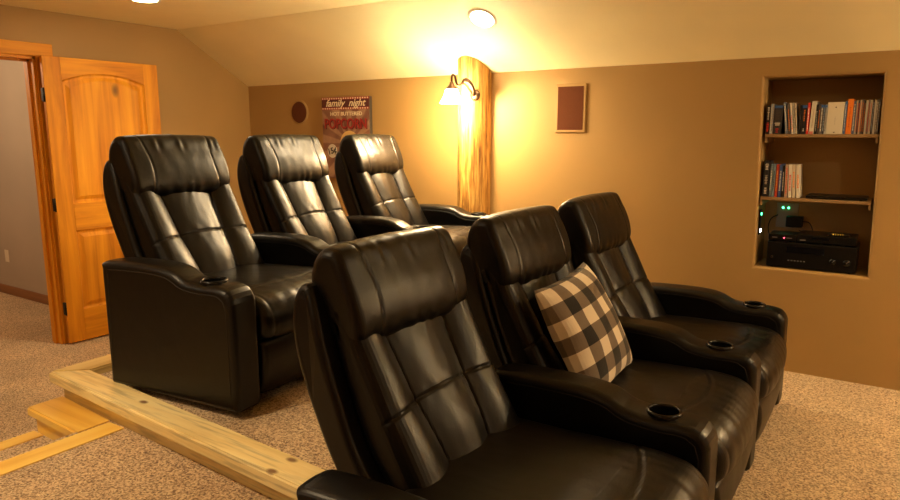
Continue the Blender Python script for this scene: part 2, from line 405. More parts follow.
bx('trim_13', (X_GABLE - .125, D0 - .001, 0), (X_GABLE + .004, D0 + .02, DH), M['door_v'])['kind'] = 'structure'

# open door leaf lying back against the gable wall
def door():
    W, H, T = .835, 2.025, .035
    root = empty('door_1', (X_GABLE + .062, D1 + .004, .012), -.04); tag(root, 'orange wood panelled door with arched top panel, standing open', None, None, 'structure')
    a, b = .118, W - .115          # panel opening in y
    z = [0, .235, .815, 1.010, 1.868, H]
    # stiles (upright grain)
    bm = bmesh.new()
    for y0, y1 in ((0, a), (b, W)): box(bm, (-T / 2, y0, 0), (T / 2, y1, H), 0, .003)
    obj('stile', bm, M['door_v'], root)
    bm = bmesh.new()
    box(bm, (-T / 2, a, 0), (T / 2, b, z[1]), 0, .003); box(bm, (-T / 2, a, z[2]), (T / 2, b, z[3]), 0, .003)
    n = 20; arch = [(a + (b - a) * k / n, 1.868 + .062 * (1 - (2 * k / n - 1) ** 2)) for k in range(n + 1)]
    prism(bm, arch + [(b, H), (a, H)], 'x', -T / 2, T / 2)
    obj('rail', bm, M['door_h'], root)
    # raised panels : recessed bevel then field
    def panel(z0, z1, arched):
        bm = bmesh.new(); n = 20
        def ring(i, x, top_off=0):
            pts = [(a + i, z0 + i), (b - i, z0 + i)]
            if arched:
                for k in range(n, -1, -1):
                    t = k / n; yy = a + i + (b - a - 2 * i) * t
                    pts.append((yy, z1 + .062 * (1 - (2 * t - 1) ** 2) - i))
            else: pts += [(b - i, z1 - i), (a + i, z1 - i)]
            return [bm.verts.new((x, p[0], p[1])) for p in pts]
        R = [ring(-.002, T / 2 - .004), ring(.010, T / 2 - .016), ring(.024, T / 2 - .017), ring(.052, T / 2 - .005), ring(.058, T / 2 - .005)]
        for r0, r1 in zip(R, R[1:]):
            m_ = len(r0)
            for k in range(m_): bm.faces.new((r0[k], r0[(k + 1) % m_], r1[(k + 1) % m_], r1[k]))
        bm.faces.new(R[-1])
        box(bm, (-T / 2 + .006, a - .002, z0 - .002), (-T / 2 + .012, b + .002, z1))
        return obj('panel', bm, M['door_v'], root)
    panel(z[3], z[4], True); panel(z[1], z[2], False)
    for zz in (.26, 1.01, 1.765):
        bm = bmesh.new(); 
        box(bm, (-.012, -.012, zz - .045), (.016, .003, zz + .045), 0, .002)
        lathe(bm, [(.005, -.048), (.005, .048)], 10, (.018, -.006, zz))
        obj('hinge', bm, M['black_metal'], root)
    bm = bmesh.new(); 
    tube(bm, [(T / 2, W - .07, .97), (T / 2 + .05, W - .07, .97)], .012); lathe(bm, [(.004, -.026), (.022, -.015), (.026, 0), (.022, .015), (.004, .026)], 20, (T / 2 + .06, W - .07, .97))
    obj('door_knob', bm, M['black_metal'], root)
door()
# outlet in the hall
r = empty('wall_outlet', (-6.93, 2.90, .375)); tag(r, 'ivory outlet plate low on the hall wall beyond the doorway', 'outlet')
bx('outlet_plate', (-.036, -.006, -.058), (.036, 0, .058), M['white_plastic'], r, .003)
for s in (-.022, .022): bx('socket', (-.016, -.009, s - .014), (.016, -.005, s + .014), M['white_plastic'], r, .003)

# ------------------------------------------------------------------ log post
def post(cx=-2.530, Z_RUG=Z_RUG, lab='golden peeled log post standing against the back wall behind the sconce'):
    bm = bmesh.new(); cy = 4.165; rx, ry = .115, .150; seg = 64; n = 46; rings = []
    for j in range(n + 1):
        ring = []
        for k in range(seg):
            a = 2 * PI * k / seg
            zt = None
            t = j / n
            x = cx + rx * math.cos(a); y = cy + ry * math.sin(a)
            ztop = Z_SEAM + (Y_BACK - min(y, Y_BACK - .001)) * sl - .006
            z = Z_RUG + (ztop - Z_RUG) * t
            q = noise.noise(Vector((math.cos(a) * 1.3, math.sin(a) * 1.3, z * 1.1))) * .028 + noise.noise(Vector((math.cos(a) * 5, math.sin(a) * 5, z * 1.2 + 9))) * .018
            s = 1 + q
            x = cx + rx * s * math.cos(a); y = min(cy + ry * s * math.sin(a), Y_BACK)
            ztop = Z_SEAM + (Y_BACK - y) * sl - .004
            z = Z_RUG + (ztop - Z_RUG) * t
            ring.append(bm.verts.new((x, y, z)))
        rings.append(ring)
    for a, b in zip(rings, rings[1:]):
        for k in range(seg): bm.faces.new((a[k], a[(k + 1) % seg], b[(k + 1) % seg], b[k]))
    bm.faces.new(rings[0][::-1]); bm.faces.new(rings[-1])
    o = obj('log_post', bm, M['log'], None, True)
    tag(o, lab, 'post')
post()
post(1.22, Z_MID, 'second peeled log post, added out of view past the right edge to carry the added sconce')  # post added out of view to hold the added sconce

# ------------------------------------------------------------------ sconce
def sconce():
    root = empty('wall_sconce', (-2.45, 4.03, 1.775)); tag(root, 'bronze gooseneck sconce with glowing glass shade mounted on the log post', 'wall lamp')
    bm = bmesh.new()
    lathe(bm, [(.001, .0), (.02, .0), (.034, -.008), (.038, -.016), (.038, -.024)], 28)
    bmesh.ops.rotate(bm, verts=bm.verts[:], cent=(0, 0, 0), matrix=Matrix.Rotation(PI / 2, 3, 'X'))
    bmesh.ops.translate(bm, verts=bm.verts[:], vec=(0, -.02, 0))
    obj('back_plate', bm, M['bronze'], root)
    lx, ly = -.082, -.17
    P = spline([(0, -.025, 0), (-.012, -.06, .035), (-.035, -.10, .075), (-.052, -.125, .062), (-.062, -.14, .075), (-.066, -.155, .118), (-.076, -.166, .128), (lx, ly, .112), (lx, ly, .075)], 8)
    bm = bmesh.new(); tube(bm, P, .0075, 10); obj('arm', bm, M['bronze'], root)
    P = spline([(0, -.03, -.01), (.02, -.06, .04), (.0, -.085, .085), (-.03, -.09, .098), (-.05, -.10, .08)], 8)
    bm = bmesh.new(); tube(bm, P, [.004 + .012 * math.sin(PI * i / (len(P) - 1)) for i in range(len(P))], 10); obj('scroll', bm, M['bronze'], root)
    bm = bmesh.new(); lathe(bm, [(.008, .085), (.014, .078), (.020, .062), (.036, .045), (.040, .034)], 28, (lx, ly, 0)); obj('shade_holder', bm, M['bronze'], root)
    m, nt, b = mat('glowing_shade_glass')
    b.inputs['Base Color'].default_value = (1, .93, .8, 1); b.inputs['Roughness'].default_value = .4
    b.inputs['Emission Color'].default_value = (1, .80, .48, 1); b.inputs['Emission Strength'].default_value = 120
    bm = bmesh.new(); lathe(bm, [(.036, .034), (.044, .018), (.052, -.008), (.066, -.036), (.080, -.058), (.078, -.058), (.063, -.034), (.049, -.008), (.041, .016), (.033, .032)], 36, (lx, ly, 0), False)
    obj('glass_shade', bm, m, root)
    bm = bmesh.new(); lathe(bm, [(.004, .03), (.014, .02), (.016, .0), (.028, -.022), (.030, -.04), (.020, -.056), (.003, -.063)], 20, (lx, ly, 0))
    m2 = plain('bulb_glow', (1, .9, .7), .4, emit=(1, .82, .52), es=40); obj('bulb', bm, m2, root)
    return Vector((-2.45 + lx, 4.03 + ly, 1.775 - .01))
SC = sconce()

# ------------------------------------------------------------------ speakers
def rect_speaker():
    root = empty('wall_speaker', (-1.815, Y_BACK, 1.68)); tag(root, 'rectangular brown wall speaker with a pale frame, right of the log post', 'speaker')
    bm = bmesh.new(); box(bm, (-.108, -.012, -.158), (.108, 0, .158), 0, .006); obj('frame', bm, M['wall'], root)
    bm = bmesh.new(); box(bm, (-.090, -.0135, -.140), (.090, -.006, .140), 0, .001); obj('grille', bm, M['grille'], root)
rect_speaker()
def round_speaker():
    root = empty('round_speaker', (-4.322, Y_BACK, 1.695)); tag(root, 'round brown wall speaker left of the popcorn poster', 'speaker')
    R = Matrix.Rotation(PI / 2, 3, 'X')
    bm = bmesh.new(); lathe(bm, [(.088, 0), (.106, 0), (.104, .003), (.090, .005)], 48, (0, 0, 0), False); bmesh.ops.rotate(bm, verts=bm.verts[:], cent=(0, 0, 0), matrix=R); obj('frame', bm, M['wall'], root)
    bm = bmesh.new(); lathe(bm, [(.001, .010), (.05, .010), (.088, .007), (.091, .001)], 48, (0, 0, 0), False); bmesh.ops.rotate(bm, verts=bm.verts[:], cent=(0, 0, 0), matrix=R); obj('grille', bm, M['grille'], root, True)
round_speaker()

# ------------------------------------------------------------------ poster
def text_mesh(body, size, depth, m, parent, loc, name='lettering', shear=0, width=None, xs=1.0, offset=0.0, bold=0):
    cu = bpy.data.curves.new(name, 'FONT'); cu.body = body; cu.size = size; cu.extrude = depth; cu.align_x = 'CENTER'; cu.align_y = 'CENTER'; cu.shear = shear; cu.offset = offset
    t = bpy.data.objects.new('tmp', cu); C.objects.link(t); bpy.context.view_layer.update()
    me = bpy.data.meshes.new_from_object(t.evaluated_get(bpy.context.evaluated_depsgraph_get()))
    bpy.data.objects.remove(t); bpy.data.curves.remove(cu)
    w0 = max(v.co.x for v in me.vertices) - min(v.co.x for v in me.vertices)
    k = (width / w0) if width else xs
    for v in me.vertices: v.co.x *= k
    me.materials.clear(); me.materials.append(m); me.name = name
    o = bpy.data.objects.new(name, me); C.objects.link(o); o.parent = parent; o.location = loc; o.rotation_euler = (PI / 2, 0, 0)
    return o
def poster():
    W, H, T = .51, .66, .036
    root = empty('popcorn_poster', (-3.765, Y_BACK, 1.478)); tag(root, 'red and tan canvas sign reading family night popcorn on the back wall', 'poster')
    # canvas with sunburst
    m, nt, b = mat('sunburst_print')
    tc = nt.nodes.new('ShaderNodeTexCoord'); sp = nt.nodes.new('ShaderNodeSeparateXYZ'); nt.links.new(tc.outputs['Object'], sp.inputs[0])
    zz = nd(nt, 'ShaderNodeMath', operation='ADD'); zz.inputs[1].default_value = .04; nt.links.new(sp.outputs[2], zz.inputs[0])
    xx = nd(nt, 'ShaderNodeMath', operation='ADD'); xx.inputs[1].default_value = -.04; nt.links.new(sp.outputs[0], xx.inputs[0])
    at = nd(nt, 'ShaderNodeMath', operation='ARCTAN2'); nt.links.new(zz.outputs[0], at.inputs[0]); nt.links.new(xx.outputs[0], at.inputs[1])
    ml = nd(nt, 'ShaderNodeMath', operation='MULTIPLY'); ml.inputs[1].default_value = 13; nt.links.new(at.outputs[0], ml.inputs[0])
    sn = nd(nt, 'ShaderNodeMath', operation='SINE'); nt.links.new(ml.outputs[0], sn.inputs[0])
    mp = nd(nt, 'ShaderNodeMapRange'); mp.inputs[1].default_value = -.3; mp.inputs[2].default_value = .3; nt.links.new(sn.outputs[0], mp.inputs[0])
    nz = nd(nt, 'ShaderNodeTexNoise'); nz.inputs['Scale'].default_value = 14; nz.inputs['Detail'].default_value = 6; nt.links.new(tc.outputs['Object'], nz.inputs[0])
    r1 = ramp(nt, [(.3, (.17, .075, .045)), (.7, (.27, .13, .08))]); r2 = ramp(nt, [(.3, (.28, .155, .095)), (.7, (.42, .25, .15))])
    nt.links.new(nz.outputs[0], r1.inputs[0]); nt.links.new(nz.outputs[0], r2.inputs[0])
    mx = nd(nt, 'ShaderNodeMix', data_type='RGBA'); nt.links.new(mp.outputs[0], mx.inputs[0]); nt.links.new(r1.outputs[0], mx.inputs[6]); nt.links.new(r2.outputs[0], mx.inputs[7])
    nt.links.new(mx.outputs[2], b.inputs['Base Color']); b.inputs['Roughness'].default_value = .6
    bm = bmesh.new(); box(bm, (-W / 2, -T, -H / 2), (W / 2, 0, H / 2), 0, .002)
    for f in bm.faces:
        if abs(f.calc_center_median().x) > W / 2 - .001: f.material_index = 1
    side = plain('dark_canvas_edge', (.05, .035, .02), .7)
    obj('canvas', bm, [m, side], root)
    maroon = plain('maroon_print', (.085, .012, .010), .6); red = plain('red_print', (.34, .022, .018), .55); ivory = plain('ivory_print', (.78, .66, .45), .6); shadow = plain('dark_red_print', (.12, .015, .01), .6)
    yf = -T
    bm = bmesh.new(); box(bm, (-W / 2, yf - .0015, H / 2 - .100), (W / 2, yf + .0005, H / 2 - .002)); obj('banner', bm, maroon, root)
    bm = bmesh.new()
    for zc in (H / 2 - .011, H / 2 - .091): box(bm, (-W / 2, yf - .003, zc - .009), (W / 2, yf - .001, zc + .009))
    obj('banner_border', bm, red, root)
    for zc in (H / 2 - .011, H / 2 - .091):
        bm = bmesh.new()
        for k in range(20):
            x = -W / 2 + .014 + k * (W - .028) / 19
            prism(bm, [(x + .0065 * math.cos(q * PI / 5), zc + .0065 * math.sin(q * PI / 5)) for q in range(10)], 'y', yf - .0042, yf - .002)
        obj('marquee_dots', bm, ivory, root)
    text_mesh('family  night', .080, .001, ivory, root, (0, yf - .003, H / 2 - .050), shear=.35, width=.43, offset=.001)
    text_mesh('HOT BUTTERED', .042, .001, ivory, root, (.01, yf - .003, H / 2 - .135), width=.34, offset=.0008)
    text_mesh('POPCORN', .112, .001, shadow, root, (.008, yf - .002, H / 2 - .222), width=.45, offset=.002)
    text_mesh('POPCORN', .112, .001, red, root, (.0, yf - .004, H / 2 - .216), width=.45, offset=.0015)
    # pale glow disc in the middle and popcorn box
    gold = plain('gold_print', (.70, .47, .17), .6)
    bm = bmesh.new(); cx, cz = .04, -.04
    prism(bm, [(cx + .10 * math.cos(q * PI / 20), cz + .10 * math.sin(q * PI / 20)) for q in range(40)], 'y', yf - .0022, yf + .0003); obj('sun_disc', bm, gold, root)
    bm = bmesh.new(); prism(bm, [(cx - .07, cz - .02), (cx - .05, cz - .23), (cx + .05, cz - .23), (cx + .07, cz - .02)], 'y', yf - .004, yf - .002)
    obj('popcorn_tub', bm, red, root)
    bm = bmesh.new()
    for k in range(40):
        a = rnd.random() * PI; rr = .068 * math.sqrt(rnd.random()); x, z = cx + rr * math.cos(a), cz - .022 + rr * .7 * math.sin(a)
        prism(bm, [(x + .012 * math.cos(q * PI / 4), z + .012 * math.sin(q * PI / 4)) for q in range(8)], 'y', yf - .0055 - k * .00003, yf - .003)
    obj('popcorn', bm, ivory, root)
    bm = bmesh.new(); cx, cz = -.150, -.105
    prism(bm, [(cx + .052 * math.cos(q * PI / 20), cz + .056 * math.sin(q * PI / 20)) for q in range(40)], 'y', yf - .004, yf - .001)
    pr = obj('price_circle', bm, plain('grey_print', (.62, .58, .48), .6), root)
    dk = plain('black_print', (.03, .025, .02), .6)
    t = text_mesh('15¢', .070, .001, dk, pr, (cx, yf - .006, cz), offset=.0015); t.rotation_euler = (PI / 2, -.25, 0)
poster()

# ------------------------------------------------------------------ recliners
ARM_W = .14
def arm_profile():
    pts = [(0.0, 0.03), (0.0, .548), (.05, .556), (.20, .562), (.33, .560), (.41, .547), (.475, .518), (.56, .508), (.64, .510), (.700, .496), (.728, .452), (.730, .38), (.730, .03)]
    up = spline(pts[1:11], 7); 
    return roundpoly([pts[0]] + up + pts[11:], [.01] + [.035] + [0.0] * (len(up) - 1) + [0.0, .012], 5)
def make_arm(parent, y0, y1):
    """armrest from y0 to y1 with a real cup well"""
    prof = arm_profile()
    def dsp(x, y, z, nx, nz):
        d = 0
        if nz > .4: d += .006 * (1 - ((y - (y0 + y1) / 2) / ((y1 - y0) / 2)) ** 2)      # padded top
        if z > .45: d += .0012 * noise.noise(Vector((x * 14, y * 10, z * 14)))
        return d
    bm = loft(prof, y0, y1, .026, 10, dsp, 0, 130)
    tmp = obj('armrest', bm, M['leather'], parent, True)
    yc = (y0 + y1) / 2; cxp = .575
    cb = bmesh.new(); lathe(cb, [(.044, -.075), (.044, .06)], 40, (cxp, yc, .51)); cut = obj('cutter', cb, M['cup'])
    cut.matrix_world = parent.matrix_world.copy()
    md = tmp.modifiers.new('b', 'BOOLEAN'); md.operation = 'DIFFERENCE'; md.object = cut; md.solver = 'EXACT'
    cut.parent = parent
    bpy.context.view_layer.update()
    me = bpy.data.meshes.new_from_object(tmp.evaluated_get(bpy.context.evaluated_depsgraph_get()))
    tmp.modifiers.clear(); tmp.data = me; bpy.data.objects.remove(cut)
    # piping along the upper edge on both cheeks
    bm = bmesh.new()
    inner = []
    P = resample(prof, 150); n = len(P)
    for i in range(n):
        x, z = P[i]
        tx, tz = P[(i + 2) % n][0] - P[i - 2][0], P[(i + 2) % n][1] - P[i - 2][1]; l = math.hypot(tx, tz) or 1
        nx, nz = -tz / l, tx / l
        if z > .05: inner.append((x - nx * .030, z - nz * .030))
    inner = [p for p in inner if p[1] > .07 and p[0] > .01]
    top = sorted((p for p in inner if p[1] > .40), key=lambda p: p[0] - (.6 * (p[1] - .5) if p[0] > .6 else 0))
    inner = [(.030, .10)] + [p for p in top if .034 < p[0] < .66] + [(.686, .46), (.699, .42), (.700, .10)]
    inner = [p for p in inner if p[0] > .0 ]
    for ys in (y0 + .0005, y1 - .0005):
        tube(bm, [(x, ys, z) for x, z in inner], .0022, 6)
    s = obj('piping', bm, M['seam'], tmp)
    bm = bmesh.new(); zt = .518
    ring = [(.043, -.006), (.0425, .003), (.046, .007), (.050, .007), (.054, .003), (.054, -.006)]
    lathe(bm, ring, 40, (cxp, yc, zt), False); lathe(bm, [(.0425, .0), (.041, -.055), (.039, -.062), (.001, -.063)], 40, (cxp, yc, zt), False)
    obj('cup_holder', bm, M['gloss'], tmp)
    return tmp

def lean_line(z):                       # front face of the backrest cushion, x at height z
    pts = [(.36, .185), (.47, .115), (.60, .045), (.79, -.055), (.90, -.100), (1.02, -.135)]
    for (z0, x0), (z1, x1) in zip(pts, pts[1:]):
        if z <= z1: return x0 + (x1 - x0) * (z - z0) / (z1 - z0)
    return pts[-1][1]

BW = .302
BWR = .285
def children(o): return [c for c in bpy.data.objects if c.parent == o]
def make_chair(seat_w, with_last, bdx=0, bdy=0, shx=.018, bw=BW, name='recliner'):
    hw = seat_w / 2
    root = empty(name)
    # --- body
    bm = bmesh.new(); box(bm, (.02, -hw + .003, .035), (.66, hw - .003, .30), 0, .01); obj('base', bm, M['leather'], root)
    # --- seat cushion
    prof = roundpoly([(.10, .27), (.10, .425), (.40, .432), (.60, .440), (.700, .425), (.748, .36), (.738, .285), (.68, .27)], [.02, .03, .2, .1, .07, .05, .03, .01], 6)
    sy = hw - .012
    def ds(x, y, z, nx, nz):
        t = abs(y) / sy; d = 0
        if nz > .2 or nx > .3:
            d += .022 * (1 - t ** 3.2)
            # seam loop near the front: boxed panel with side welts
            for c in (.62,):
                e = abs(x - (c - .10 * t ** 2)); 
                if nz > .3: d -= .003 * math.exp(-(e / .008) ** 2)
            e = abs(abs(y) - (sy - .055))
            if nz > .3 and x > .60 or nx > .3: d -= .002 * math.exp(-(e / .008) ** 2)
            d += .0028 * noise.noise(Vector((x * 7, y * 7, z * 7))) + .0022 * noise.noise(Vector((x * 10, y * 26, 3))) * (1 if x > .55 else .3)
        return d
    obj('seat_cushion', loft(prof, -sy, sy, .034, 130, ds, 0, 260), M['leather'], root, True)
    # --- footrest panel
    prof = roundpoly([(.64, .05), (.64, .272), (.728, .268), (.742, .20), (.725, .10), (.700, .05)], [.005, .01, .022, .05, .05, .02], 5)
    def df(x, y, z, nx, nz):
        t = abs(y) / sy
        return (.010 * (1 - t ** 4) + .002 * noise.noise(Vector((x * 6, y * 9, z * 9)))) if nx > .2 else 0
    obj('footrest', loft(prof, -sy, sy, .022, 40, df, 0, 90), M['leather'], root, True)
    # --- rear shell
    sw = bw + shx
    prof = spline([(.02, .30), (-.055, .40), (-.130, .52), (-.200, .68), (-.238, .81), (-.244, .90), (-.226, .952), (-.190, .955), (-.160, .90), (-.125, .80), (-.075, .66), (-.005, .50), (.09, .37), (.09, .31)], 6, True)
    def dh(x, y, z, nx, nz):
        return .003 * noise.noise(Vector((x * 6, y * 6, z * 6)))
    def wsh(x, z):
        return 1.0 - .07 * max(0, (z - .72) / .25) ** 2
    obj('back_shell', loft(prof, -sw, sw, .022, 24, dh, 0, 120, wsh), M['leather'], root, True)
    # --- backrest cushion
    cw = bw
    zs = [.36, .42, .52, .62, .72, .80, .86, .90]
    front = [(lean_line(z), z) for z in zs]
    prof = roundpoly(front[:1] + spline(front, 5)[1:] + [(-.165, .90), (-.150, .80), (-.105, .66), (-.035, .50), (.06, .38)], .012, 2)
    def seam_y(z):                       # centre panel half width, wider at the top
        t = min(1, max(0, (z - .42) / .40)); return cw * (.37 + .15 * t)
    def db(x, y, z, nx, nz):
        if nx < .25: return 0
        a = abs(y); sm = seam_y(z)
        d1 = abs(a - sm); d2 = max(0, cw - a)
        dist = min(d1, d2 if a > sm else 9)
        zc = .60 + .02 * (1 - (y / cw) ** 2)
        hz = abs(z - zc)
        A = .022 if a < sm else .034
        half = sm if a < sm else (cw - sm) / 2
        u = min(1, d1 / (half * (1.0 if a < sm else 1.0)))
        if a > sm: u = min(1, d1 / (half * 1.3))
        d = A * (1 - (1 - u) ** 2.2)
        d *= .30 + .70 * min(1, max(0, (.875 - z) / .05)) ** .5
        d -= .0045 * math.exp(-(hz / .005) ** 2) + .001 * math.exp(-(hz / .03) ** 2)
        d -= .004 * math.exp(-(d1 / .004) ** 2)
        # gathered leather close to the seams and under the headrest
        g = math.exp(-((.84 - z) / .06) ** 2) + .8 * math.exp(-(hz / .035) ** 2)
        d += g * .0022 * math.sin(y * 105 + 5 * noise.noise(Vector((y * 8, z * 9, 1)))) * (.5 + .5 * noise.noise(Vector((y * 14, z * 5, 7))))
        d += .005 * noise.noise(Vector((y * 7, z * 4.5, 2.2))) + .0014 * noise.noise(Vector((y * 22, z * 10, 5)))
        d += .012 * math.exp(-((z - .50) / .09) ** 2) * (1 - (y / cw) ** 2)
        return d
    back = obj('backrest', loft(prof, -cw, cw, .05, 120, db, 0, 260, None, True), M['leather'], root, True)
    bm = bmesh.new()
    # stitched line across, following the seam
    # --- headrest
    prof = spline([(-.100, .798), (-.068, .798), (-.042, .816), (-.036, .860), (-.055, .930), (-.088, .998), (-.112, 1.042), (-.138, 1.056), (-.178, 1.050), (-.208, 1.015), (-.220, .960), (-.208, .880), (-.160, .810)], 8, True)
    hwid = cw - .002
    def dd(x, y, z, nx, nz):
        t = abs(y) / hwid; e = abs(abs(y) - (hwid - .085 - .02 * math.sin((z - .8) * 12)))
        d = .012 * (1 - t ** 2.5)
        d -= .0025 * math.exp(-(e / .006) ** 2)
        if nx > -.3:
            d += .004 * noise.noise(Vector((y * 4, z * 6, 4.1))) + .0012 * noise.noise(Vector((y * 22, z * 9, 8)))
            lo = math.exp(-((z - .82) / .035) ** 2)
            d += lo * .002 * math.sin(y * 90 + 6 * noise.noise(Vector((y * 6, 0, 3))))
            tp = math.exp(-((z - 1.02) / .025) ** 2)
            d += tp * .0018 * math.sin(y * 75 + 9 * noise.noise(Vector((y * 9, 2, 3))))
        return d
    obj('headrest', loft(prof, -hwid, hwid, .030, 90, dd, 0, 170), M['leather'], root, True)
    for ch in children(root):
        if ch.name.split('.')[0] in ('headrest', 'backrest', 'back_shell'): ch.data.transform(Matrix.Translation((bdx, bdy, 0)))
    make_arm(root, -hw - ARM_W, -hw)
    if with_last: make_arm(root, hw, hw + ARM_W)
    # four little glides
    for x in (.07, .62):
        for y in (-hw + .05, hw - .05):
            bm = bmesh.new(); lathe(bm, [(.018, 0), (.022, .02), (.02, .04)], 14, (x, y, 0)); obj('foot', bm, M['cup'], root)
    return root
def copy_tree(o, parent=None):
    c = o.copy(); C.objects.link(c)
    if parent: c.parent = parent
    for ch in children(o): copy_tree(ch, c)
    return c
GF, GR = 'front row of three joined recliners', 'rear row of three joined recliners'
PF, PR = .79, .78
PF1 = .93
chf = make_chair(PF1 - ARM_W, False, -.02, .058, .052, .287); chm = make_chair(PF - ARM_W, False)
lab_f = ['black leather recliner nearest the camera, empty, first of the front row',
         'black leather recliner holding the checked cushion, middle of the front row',
         'black leather recliner at the far end of the front row, nearest the media niche']
lab_r = ['black leather recliner of the rear row standing before the open wood door',
         'black leather recliner in the middle of the rear row, backed by the round wall speaker',
         'black leather recliner of the rear row below the popcorn sign, beside the log post']
AF = 0.0
fx, fy = -1.10, 1.215
fl = make_chair(PF - ARM_W, True)
for i, (c, l) in enumerate(zip((chf, chm, fl), lab_f)):
    c.location = (fx, fy + .395 + i * PF - (.0745 if i == 0 else 0), Z_MID); c.rotation_euler = (0, 0, AF); tag(c, l, 'recliner', GF)
AR = math.radians(6.3); KR = .955
ra = make_chair(PR / KR - ARM_W, False, .035, .01, .022, BWR); rl = make_chair(PR / KR - ARM_W, True, .035, .082, .022, BWR)
p0 = Vector((-2.600, 1.415)); v = Vector((-math.sin(AR), math.cos(AR)))
for i, (c, l) in enumerate(zip((ra, copy_tree(ra), rl), lab_r)):
    q = p0 + v * ((ARM_W * KR + (PR - ARM_W * KR) / 2) + i * PR)
    c.location = (q.x, q.y, Z_RUG); c.rotation_euler = (0, 0, AR); c.scale = (KR, KR, .968); tag(c, l, 'recliner', GR)

# ------------------------------------------------------------------ checked cushion
def cushion():
    m, nt, b = mat('buffalo_check_fabric')
    uv = nd(nt, 'ShaderNodeUVMap'); uv.uv_map = 'UVMap'; sp = nt.nodes.new('ShaderNodeSeparateXYZ'); nt.links.new(uv.outputs[0], sp.inputs[0])
    outs = []
    for i in (0, 1):
        a = nd(nt, 'ShaderNodeMath', operation='MULTIPLY'); a.inputs[1].default_value = 3.6; nt.links.new(sp.outputs[i], a.inputs[0])
        f = nd(nt, 'ShaderNodeMath', operation='FRACT'); nt.links.new(a.outputs[0], f.inputs[0])
        g = nd(nt, 'ShaderNodeMath', operation='GREATER_THAN'); g.inputs[1].default_value = .5; nt.links.new(f.outputs[0], g.inputs[0]); outs.append(g)
    s = nd(nt, 'ShaderNodeMath', operation='ADD'); nt.links.new(outs[0].outputs[0], s.inputs[0]); nt.links.new(outs[1].outputs[0], s.inputs[1])
    hfn = nd(nt, 'ShaderNodeMath', operation='MULTIPLY'); hfn.inputs[1].default_value = .5; nt.links.new(s.outputs[0], hfn.inputs[0])
    r = ramp(nt, [(0, (.90, .80, .64)), (.3, (.20, .155, .115)), (.8, (.008, .007, .007))]); r.color_ramp.interpolation = 'CONSTANT'
    nt.links.new(hfn.outputs[0], r.inputs[0]); nt.links.new(r.outputs[0], b.inputs['Base Color'])
    b.inputs['Roughness'].default_value = .9; b.inputs['Sheen Weight'].default_value = .2
    wv = nd(nt, 'ShaderNodeTexNoise'); wv.inputs['Scale'].default_value = 350; v_ = coords(nt); nt.links.new(v_, wv.inputs[0])
    bp = nd(nt, 'ShaderNodeBump'); bp.inputs['Strength'].default_value = .4; bp.inputs['Distance'].default_value = .002; nt.links.new(wv.outputs[0], bp.inputs['Height']); nt.links.new(bp.outputs[0], b.inputs['Normal'])
    S = .225; n = 40; bm = bmesh.new(); uvl = bm.loops.layers.uv.new('UVMap'); top = {}; bot = {}
    for i in range(n + 1):
        for j in range(n + 1):
            u, w_ = 2 * i / n - 1, 2 * j / n - 1
            pin = 1 - .07 * (1 - u * u) * 0
            x = S * u * (1 - .075 * (1 - w_ * w_) * u * u * 0 - .07 * (u * u) * (1 - w_ * w_)); y = S * w_ * (1 - .07 * (w_ * w_) * (1 - u * u))
            t = ((1 - u ** 2) * (1 - w_ ** 2)); h = .088 * max(0, t) ** .42 * (1 + .1 * noise.noise(Vector((u * 2.2, w_ * 2.2, 1)))) 
            h = min(h, .2)
            top[i, j] = bm.verts.new((x, y, h)); edge = i in (0, n) or j in (0, n)
            bot[i, j] = top[i, j] if edge else bm.verts.new((x, y, -h * .85))
    for d, sgn in ((top, 1), (bot, -1)):
        for i in range(n):
            for j in range(n):
                q = [(i, j), (i + 1, j), (i + 1, j + 1), (i, j + 1)]
                if sgn < 0: q = q[::-1]
                vs = [d[k] for k in q]
                try: f = bm.faces.new(vs)
                except ValueError: continue
                for lp, k in zip(f.loops, q): lp[uvl].uv = (k[0] / n, k[1] / n)
    o = obj('throw_pillow', bm, m, None, True)
    tag(o, 'square black and cream checked throw pillow leaning on the middle front recliner', 'pillow')
    o.location = (-.915, 2.325, .790)
    # local z = facing, local y = up
    xa = Vector((0, 1, .07)).normalized(); ya = Vector((-.22, -.08, .41)); ya = (ya - xa * ya.dot(xa)).normalized(); zax = xa.cross(ya)
    R = Matrix((xa, ya, zax)).transposed()
    o.rotation_euler = R.to_euler()
    return o
cushion()

# ------------------------------------------------------------------ niche shelves
def shelf(zt, label):
    root = empty('shelf', ((NX0 + NX1) / 2, Y_BACK + .02, zt)); tag(root, label, 'shelf', 'shelves in the media niche')
    w = (NX1 - NX0) / 2 + .002
    bx('board', (-w, 0, -.018), (w, ND - .022, 0), M['shelfwood'], root, .002)
    for s in (-1, 1): bx('cleat', (s * w - (.012 if s > 0 else 0), .008, -.048), (s * w + (.012 if s < 0 else 0), ND - .03, -.018), M['shelfwood'], root)
shelf(1.514, 'upper tan shelf board in the niche, packed with disc cases')
shelf(1.158, 'lower tan shelf board in the niche, a short row of cases at its left')

